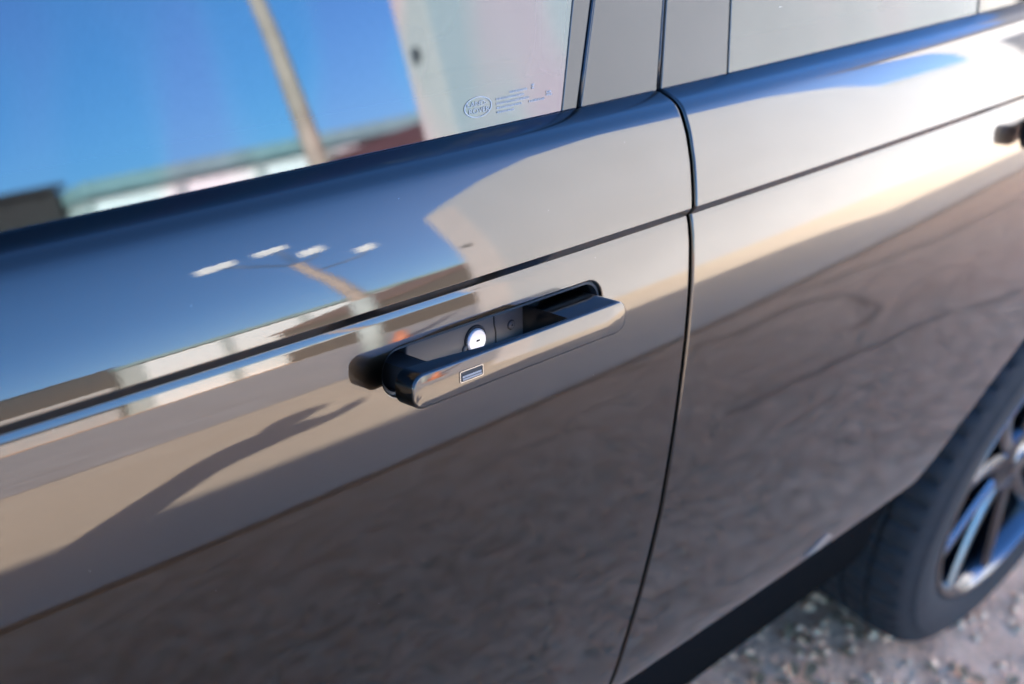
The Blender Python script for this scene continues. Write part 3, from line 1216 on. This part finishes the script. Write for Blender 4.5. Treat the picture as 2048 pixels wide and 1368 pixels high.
Y_WHEEL = 0.022
rw = make_wheel(WX_R, Y_WHEEL, -1, R(8))
rw['label'] = 'rear wheel with silver split spokes'
make_wheel(WX_F, Y_WHEEL, -1, R(20))
make_wheel(WX_R, 2 * YC - Y_WHEEL, 1, R(33))
make_wheel(WX_F, 2 * YC - Y_WHEEL, 1, R(50))
for cx in (WX_R, WX_F):
    for s in (-1, 1):
        bm = bmesh.new()
        rings = []
        for yy in (0.05, 0.42):
            ring = []
            for k in range(17):
                a = R(12 + 156 * k / 16)
                ring.append(bm.verts.new((cx + 0.50 * math.cos(a), YC + s * (YC - yy), WZ + 0.50 * math.sin(a))))
            rings.append(ring)
        for k in range(16):
            bm.faces.new((rings[0][k], rings[0][k + 1], rings[1][k + 1], rings[1][k]))
        bm.faces.new(rings[1])
        P(bm_obj('wheel_liner', bm, DEEP_BLACK, None))

# ------------------------------------------------------------------ ground
JOINT_Y = -2.30
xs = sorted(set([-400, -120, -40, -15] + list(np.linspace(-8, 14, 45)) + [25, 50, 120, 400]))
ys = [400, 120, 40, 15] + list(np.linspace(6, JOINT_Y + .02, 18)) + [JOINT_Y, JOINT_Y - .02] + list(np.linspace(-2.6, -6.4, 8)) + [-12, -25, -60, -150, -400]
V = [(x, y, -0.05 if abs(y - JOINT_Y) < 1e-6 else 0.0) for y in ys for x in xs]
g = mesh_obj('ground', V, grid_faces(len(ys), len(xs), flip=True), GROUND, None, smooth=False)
tag(g, kind='structure', label='gritty earth beside the car with warm fill light tinted in')
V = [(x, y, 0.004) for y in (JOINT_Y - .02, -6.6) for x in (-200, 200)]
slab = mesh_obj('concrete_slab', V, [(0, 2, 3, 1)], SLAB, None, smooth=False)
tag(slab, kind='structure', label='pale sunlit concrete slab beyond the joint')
# asphalt road beyond the yard
V = [(x, y, 0.008) for y in (-6.6, -30.0) for x in (-200, 200)]
o = mesh_obj('road', V, [(0, 2, 3, 1)], ASPHALT, None, smooth=False)
tag(o, kind='structure', label='grey asphalt road beyond the concrete yard')


def crack(pts, wid, seed):
    rnd = random.Random(seed)
    bm = bmesh.new()
    L, Rr = [], []
    path = []
    for a, b in zip(pts, pts[1:]):
        n = max(2, int(math.dist(a, b) / .06))
        for k in range(n):
            t = k / n
            path.append((a[0] + (b[0] - a[0]) * t + rnd.uniform(-.02, .02), a[1] + (b[1] - a[1]) * t + rnd.uniform(-.02, .02)))
    path.append(pts[-1])
    for i, p in enumerate(path):
        q0, q1 = path[max(0, i - 1)], path[min(len(path) - 1, i + 1)]
        d = Vector((q1[0] - q0[0], q1[1] - q0[1])).normalized()
        w_ = wid * rnd.uniform(.7, 1.8)
        L.append(bm.verts.new((p[0] - d.y * w_, p[1] + d.x * w_, .004)))
        Rr.append(bm.verts.new((p[0] + d.y * w_, p[1] - d.x * w_, .004)))
    for i in range(len(path) - 1):
        bm.faces.new((L[i], Rr[i], Rr[i + 1], L[i + 1]))
    o = bm_obj('ground_crack', bm, CRACK, g)
    return o


V = []
rnd = random.Random(9)
for i in range(300):
    x = -6 + i * .06
    w_ = .022 + rnd.uniform(-.004, .006)
    V += [(x, JOINT_Y - .01 - w_, .008), (x, JOINT_Y - .01 + w_, .008)]
mesh_obj('joint_filler', V, [(2 * i, 2 * i + 2, 2 * i + 3, 2 * i + 1) for i in range(299)], CRACK, g, smooth=False)
crack([(2.5, -2.2), (2.9, -2.02), (3.35, -1.98), (3.42, -1.80), (3.2, -1.5), (2.95, -1.45)], .014, 1)
crack([(2.0, -1.35), (2.5, -1.28), (3.0, -1.15), (3.4, -0.85), (3.5, -0.5)], .012, 2)
crack([(3.6, -2.2), (4.3, -1.9), (5.2, -1.8)], .012, 3)

# loose stones and grit, gathered as one mass
def stones(n, area, smin, smax, seed, clump=None):
    rnd = random.Random(seed)
    V, F = [], []
    for i in range(n):
        x = rnd.uniform(area[0], area[1]); y = rnd.uniform(area[2], area[3])
        s = smin + (smax - smin) * rnd.random() ** 3
        rot = rnd.uniform(0, 6.28)
        b = len(V)
        for k in range(5):
            a = rot + k * 2 * math.pi / 5
            rr = s * rnd.uniform(.7, 1.2)
            V.append((x + rr * math.cos(a), y + rr * math.sin(a) * .8, s * rnd.uniform(.05, .25)))
        for k in range(5):
            a = rot + .6 + k * 2 * math.pi / 5
            rr = s * rnd.uniform(.3, .65)
            V.append((x + rr * math.cos(a), y + rr * math.sin(a) * .8, s * rnd.uniform(.5, .85)))
        V.append((x + rnd.uniform(-.2, .2) * s, y, s * rnd.uniform(.7, 1.0)))
        for k in range(5):
            j = (k + 1) % 5
            F.append((b + k, b + j, b + 5 + j, b + 5 + k))
            F.append((b + 5 + k, b + 5 + j, b + 10))
    return V, F


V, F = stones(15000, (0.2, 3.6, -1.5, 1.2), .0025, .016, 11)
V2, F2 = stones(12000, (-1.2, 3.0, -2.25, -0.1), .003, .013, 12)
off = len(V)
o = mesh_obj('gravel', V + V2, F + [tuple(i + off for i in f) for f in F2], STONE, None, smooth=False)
tag(o, kind='stuff', label='loose grit and small stones beside the car with warm fill light tinted in', cat='gravel')
rnd = random.Random(3)
bm = bmesh.new()
for i in range(90):
    x = rnd.gauss(0.93, .14); y = rnd.gauss(.16, .14)
    a = rnd.uniform(0, 6.28); s = rnd.uniform(.008, .022)
    tilt = rnd.uniform(-.5, .5)
    q = []
    for u, v in ((-1, 0), (-.3, .45), (.5, .35), (1, 0), (.5, -.35), (-.3, -.45)):
        q.append(bm.verts.new((x + s * (u * math.cos(a) - v * math.sin(a)), y + s * (u * math.sin(a) + v * math.cos(a)), .012 + s * (.35 * abs(v) + tilt * u * .5))))
    bm.faces.new(q)
o = bm_obj('leaf_litter', bm, LEAF)
tag(o, kind='stuff', label='dry yellow leaf litter in front of the rear tyre', cat='leaves')

# ------------------------------------------------------------------ yard walls
wx0, wy0, wy1 = 4.22, -4.70, -4.98
store = empty('gabled_storehouse', 'white plastered storehouse with a gabled front facing the car', 'building', loc=(wx0, wy0, 0))


def prism(name, outline, y0, y1, material, parent, bevel=0.0):
    bm = bmesh.new()
    a_ = [bm.verts.new((x_, y0, z_)) for x_, z_ in outline]
    b_ = [bm.verts.new((x_, y1, z_)) for x_, z_ in outline]
    bm.faces.new(a_); bm.faces.new(list(reversed(b_)))
    for i in range(len(a_)):
        j = (i + 1) % len(a_)
        bm.faces.new((a_[i], a_[j], b_[j], b_[i]))
    if bevel:
        bmesh.ops.bevel(bm, geom=list(bm.edges), offset=bevel, segments=2, affect='EDGES')
    return bm_obj(name, bm, material, parent)


TH = wy1 - wy0
prism('facade', [(0, 0), (5.30, 0), (5.30, 2.90), (2.70, 5.15), (0, 2.86)], 0, TH, PLASTER, store, .006)
box_obj('end_facing', (-0.012, TH / 2, 1.42), (0.024, abs(TH) - .012, 2.84), PLASTER_PINK, store, bevel=.004, label='pinkish end face of the front wall')
box_obj('wall_lamp', (-0.04, -0.15, 2.02), (0.04, 0.05, 0.07), ALLOY_DARK, store, bevel=.01)
prism('store_body', [(2.1, 0), (5.1, 0), (5.1, 2.6), (3.6, 3.9), (2.1, 2.6)], TH - .003, TH - 2.2, PLASTER, store)
yw = empty('yard_wall', 'low white plastered yard wall running on from the storehouse', 'wall', loc=(wx0 + 5.32, wy0 - .03, 0))
box_obj('wall_panel', (1.12, -0.12, 1.42), (2.24, 0.24, 2.84), PLASTER, yw, bevel=.006)
box_obj('coping', (1.12, -0.12, 2.872), (2.24, 0.30, 0.06), PILASTER, yw, bevel=.006)
ware = empty('warehouse', 'tall grey warehouse closing the end of the yard', 'building', loc=(11.8, -0.7, 0))
box_obj('wall', (4.0, 0, 2.7), (8.0, 8.2, 5.4), WALL_GREY, ware)
box_obj('roof_band', (4.0, 0, 5.85), (8.2, 8.4, 0.9), DARK_WOOD, ware)
for k in range(3):
    box_obj('loading_door', (-0.03, -2.6 + 2.6 * k, 1.6), (0.06, 1.9, 3.2), ALLOY_DARK, ware)

bw = empty('boundary_wall', 'long grey rendered wall on the far side of the car', 'wall', loc=(0, 3.65, 0))
box_obj('wall_panel', (2, 0.15, 1.475), (46, 0.30, 2.95), WALL_GREY, bw)
box_obj('coping', (2, 0.15, 2.985), (46, 0.36, 0.07), PILASTER, bw, bevel=.01)

# ------------------------------------------------------------------ far buildings
row = empty('storage_building', 'long low white storage building with teal fascia and wide doors', 'building', loc=(25.5, -33, 0))
bx0, bx1 = 16.4, 33.0
bcx = (bx0 + bx1) / 2 - 25.5
box_obj('wall', (bcx, -4.0, 2.0), (bx1 - bx0, 8.0, 4.0), PILASTER, row)
box_obj('roof_fascia', (bcx, -3.9, 4.23), (bx1 - bx0 + .3, 8.5, 0.40), TEAL, row, bevel=.03)
x = bx0 + 0.2
while x + 2.4 < bx1:
    box_obj('roller_door', (x + 1.25 - 25.5, 0.03, 1.97), (2.45, 0.06, 3.9), WHITE_METAL, row)
    box_obj('pilaster', (x + 2.66 - 25.5, 0.07, 1.98), (0.32, 0.14, 3.96), PILASTER, row)
    x += 2.82
shed = empty('dark_shed', 'dark low shed with a grey base beside the white storage building', 'shed', loc=(12.5, -34, 0))
box_obj('wall', (0, -2.5, 1.0), (7.0, 5.0, 2.0), WALL_GREY, shed)
box_obj('cladding', (0, -2.5, 3.25), (7.1, 5.1, 2.5), DARK_WOOD, shed)
box_obj('roof', (0, -2.5, 4.57), (7.5, 5.5, 0.14), DARK_WOOD, shed)
cot = empty('red_roofed_cottage', 'dark walled cottage with a red brown pitched roof near the pole', 'house', loc=(24.5, -26, 0))
bm = bmesh.new()
q = [bm.verts.new((x_, y_, z_)) for y_ in (0, -6) for x_, z_ in ((-4.0, 0), (3.6, 0), (3.6, 2.5), (-0.3, 3.55), (-4.0, 2.2))]
bm.faces.new(q[:5]); bm.faces.new(q[5:])
for i in range(5):
    bm.faces.new((q[i], q[(i + 1) % 5], q[5 + (i + 1) % 5], q[5 + i]))
bm_obj('wall', bm, DARK_WOOD, cot)
for x0_, z0_, x1_, z1_ in ((-4.3, 2.1, -0.3, 3.56), (3.9, 2.44, -0.3, 3.56)):
    bm = bmesh.new()
    q = [bm.verts.new((x_, y_, z_ + h_)) for h_ in (0.02, 0.14) for x_, z_, y_ in ((x0_, z0_, .25), (x1_, z1_, .25), (x1_, z1_, -6.2), (x0_, z0_, -6.2))]
    bm.faces.new(q[:4]); bm.faces.new(q[4:])
    for i in range(4):
        bm.faces.new((q[i], q[(i + 1) % 4], q[4 + (i + 1) % 4], q[4 + i]))
    bm_obj('roof_slope', bm, ROOF_RED, cot)
box_obj('window_pane', (0.9, 0.02, 1.5), (1.0, 0.05, 1.0), GLASS_DARK, cot)

# ------------------------------------------------------------------ lamp pole
PX, PY = 7.35, -10.25
pole = empty('lamp_pole', 'weathered yard pole carrying white flood lamps at its top', 'lamp post', loc=(PX, PY, 0))
bm = bmesh.new()
add_tube(bm, [(0, 0, 0), (0, 0, 2.0), (-.10, -.07, 3.2), (-.24, -.16, 4.25)], [.12, .11, .09, .07], 20)
bm_obj('post', bm, CONCRETE_POLE, pole, True)
bm = bmesh.new()
add_tube(bm, [(0, 0, 0), (0, 0, 1.9)], [.14, .14], 20)
bm_obj('post_base', bm, PILASTER, pole, True)
for off_, z_, wd in ((1.0, 4.98, .42), (0.40, 4.95, .34), (0.06, 4.50, .26), (-0.42, 4.02, .20)):
    c_ = Vector((-.80 * off_, -.60 * off_, z_))
    bm = bmesh.new()
    add_tube(bm, [(-.24, -.16, 4.2) if z_ > 4.1 else (-.18, -.12, 3.8), (c_.x * .8, c_.y * .8, z_ - .2), (c_.x, c_.y, z_ - .04)], .018, 8)
    arm_ = bm_obj('lamp_arm', bm, ALLOY_DARK, pole, True)
    bm = bmesh.new()
    add_box(bm, c_ + Vector((-.03, .05, 0)), (wd, 0.09, 0.20), Euler((R(-28), 0, R(37))), bevel=.012)
    bm_obj('flood_lamp', bm, LED_PANEL, pole)
cone = empty('traffic_cone', 'orange traffic cone standing near the lamp pole', 'cone', loc=(6.9, -9.2, 0))
box_obj('cone_foot', (0, 0, .02), (.36, .36, .04), ORANGE, cone, bevel=.01)
bm = bmesh.new()
add_tube(bm, [(0, 0, .03), (0, 0, .68)], [.14, .03], 20)
bm_obj('cone_body', bm, ORANGE, cone, True)

# ------------------------------------------------------------------ the photographer, whose shadow falls across the yard
FH = Vector((0.37, 0.929, 0)).normalized()      # the way the person faces
RH = Vector((FH.y, -FH.x, 0))
BASE = Vector((-1.10, -1.09, 0))


def body_pt(f, r, z):
    return BASE + FH * f + RH * r + Vector((0, 0, z))


def make_person():
    V, E, RAD = [], [], []

    def add(p, rad, par=None):
        V.append(p); RAD.append(rad)
        if par is not None:
            E.append((par, len(V) - 1))
        return len(V) - 1
    pel = add(body_pt(0, 0, .95), (.155, .115))
    wst = add(body_pt(.01, 0, 1.10), (.140, .105), pel)
    ch = add(body_pt(.03, 0, 1.30), (.23, .25), wst)
    nk0 = add(body_pt(.03, 0, 1.45), (.15, .18), ch)
    nk = add(body_pt(.07, 0, 1.50), (.055, .055), nk0)
    h0 = add(body_pt(.09, 0, 1.57), (.085, .10), nk)
    h1 = add(body_pt(.10, 0, 1.66), (.115, .15), h0)
    h2 = add(body_pt(.10, 0, 1.73), (.060, .075), h1)
    for s in (-1, 1):
        sh = add(body_pt(.04, s * .22, 1.41), (.115, .115), ch)
        el = add(body_pt(.24, s * .30, 1.36), (.105, .105), sh)
        wr = add(body_pt(.425, s * .125, 1.535), (.058, .058), el)
        pm = add(body_pt(.445, s * .095, 1.565), (.040, .034), wr)
        for k, (dz, ln) in enumerate(((.022, .030), (.008, .034), (-.006, .032), (-.018, .026))):
            kn = add(body_pt(.475, s * .082, 1.585 + dz), (.0095, .0095), pm)
            mid = add(body_pt(.505, s * .066, 1.590 + dz), (.0085, .0085), kn)
            add(body_pt(.508, s * (.066 - ln), 1.592 + dz), (.0075, .0075), mid)
        t0 = add(body_pt(.435, s * .070, 1.560), (.011, .011), pm)
        add(body_pt(.425, s * .045, 1.575), (.009, .009), t0)
        hip = add(body_pt(0, s * .09, .90), (.095, .095), pel)
        kne = add(body_pt(.03, s * .115, .50), (.060, .060), hip)
        ank = add(body_pt(0, s * .125, .10), (.042, .042), kne)
        add(body_pt(-.04, s * .127, .045), (.042, .042), ank)
        ft = add(body_pt(.10, s * .135, .045), (.045, .040), ank)
        add(body_pt(.18, s * .14, .040), (.034, .034), ft)
    me = bpy.data.meshes.new('person')
    me.from_pydata([tuple(v - BASE) for v in V], E, [])
    o = bpy.data.objects.new('person', me)
    link(o)
    o.location = BASE
    sk = o.modifiers.new('skin', 'SKIN')
    sk.use_smooth_shade = True
    if not me.skin_vertices:
        bpy.context.view_layer.objects.active = o
        bpy.ops.mesh.customdata_skin_add()
    for i, sv in enumerate(me.skin_vertices[0].data):
        sv.radius = RAD[i]
        sv.use_root = (i == 0)
    sub = o.modifiers.new('sub', 'SUBSURF')
    sub.levels = sub.render_levels = 2
    bpy.context.view_layer.update()
    dg = bpy.context.evaluated_depsgraph_get()
    m2 = bpy.data.meshes.new_from_object(o.evaluated_get(dg))
    o.modifiers.clear()
    o.data = m2
    m2.name = 'person'
    m2.materials.clear()
    for m_ in (mat('jacket_dark_blue', (0.03, 0.04, 0.07), .8), mat('trousers_dark', (0.02, 0.02, 0.022), .85), mat('skin', (0.50, 0.31, 0.23), .5), mat('shoe_leather', (.03, .02, .015), .5)):
        m2.materials.append(m_)
    for p in m2.polygons:
        c = p.center
        f = c.dot(FH); r = abs(c.dot(RH))
        p.material_index = 3 if c.z < .11 else 1 if c.z < .97 else 2 if (c.z > 1.475 and (f < .18 and r < .12)) or (f > .41 and c.z > 1.52) else 0
        p.use_smooth = True
    tag(o, 'person in dark jacket standing beside the car with a camera held to the eye', 'person')
    # face and hair
    eye_m = mat('eye_dark', (.03, .02, .02), .2)
    for v_ in (-.033, .033):
        bm = bmesh.new()
        bmesh.ops.create_uvsphere(bm, u_segments=10, v_segments=8, radius=.012, matrix=Matrix.Translation(FH * .185 + RH * v_ + Vector((0, 0, 1.655))))
        bm_obj('eye', bm, eye_m, o, True)
    bm = bmesh.new()
    bmesh.ops.create_cone(bm, segments=10, radius1=.018, radius2=.006, depth=.05, matrix=Matrix.Translation(FH * .205 + Vector((0, 0, 1.625))))
    bm_obj('nose', bm, MATS['skin'], o, True)
    bm = bmesh.new()
    bmesh.ops.create_icosphere(bm, subdivisions=3, radius=1.0, matrix=Matrix.Translation(FH * .085 + Vector((0, 0, 1.685))) @ Matrix.Diagonal((.15, .15, .13, 1)))
    for v in bm.verts:
        d = v.co
        if d.dot(FH) > .13 and d.z < 1.70:
            v.co -= FH * .045
        v.co += Vector((0, 0, .006)) * math.sin(d.x * 90) * math.cos(d.y * 80)
    bm_obj('hair', bm, mat('hair_brown', (.035, .022, .015), .6), o, True)
    return o


make_person()
cm = empty('handheld_camera', 'black handheld camera raised to the photographer\'s eye', 'camera', loc=CAM_POS - fwd * .10)
rotm = Matrix((r2, u2, -fwd)).transposed().to_euler()
bm = bmesh.new()
add_box(bm, (0, 0, 0), (.13, .09, .045), rotm, .01)
add_box(bm, u2 * .055, (.05, .03, .04), rotm, .006)
bm_obj('camera_body', bm, MATTE_BLACK, cm)
bm = bmesh.new()
add_tube(bm, [tuple(fwd * .02), tuple(fwd * .085)], [.036, .038], 24)
bm_obj('lens', bm, MATTE_BLACK, cm, True)

# small pale plate on the door bottom near the end of the sill
bm = bmesh.new()
lp = []
for x_, z_, o_ in ((0.318, 0.672, .0015), (0.352, 0.690, .0015), (0.372, 0.678, .0015), (0.350, 0.668, .0015)):
    y_l, t_l = low_yt(max(z_, 0.663))
    p_, n_ = side_point(x_, (y_l, z_, t_l))
    lp.append((p_ + n_ * o_, p_ - n_ * .004))
fr_ = [bm.verts.new(a_) for a_, b_ in lp]
bk_ = [bm.verts.new(b_) for a_, b_ in lp]
bm.faces.new(fr_); bm.faces.new(list(reversed(bk_)))
for i in range(4):
    bm.faces.new((fr_[i], fr_[(i + 1) % 4], bk_[(i + 1) % 4], bk_[i]))
child(bm_obj('door_patch', bm, mat('door_patch_grey', (.16, .13, .105), .4), None), rear_door)
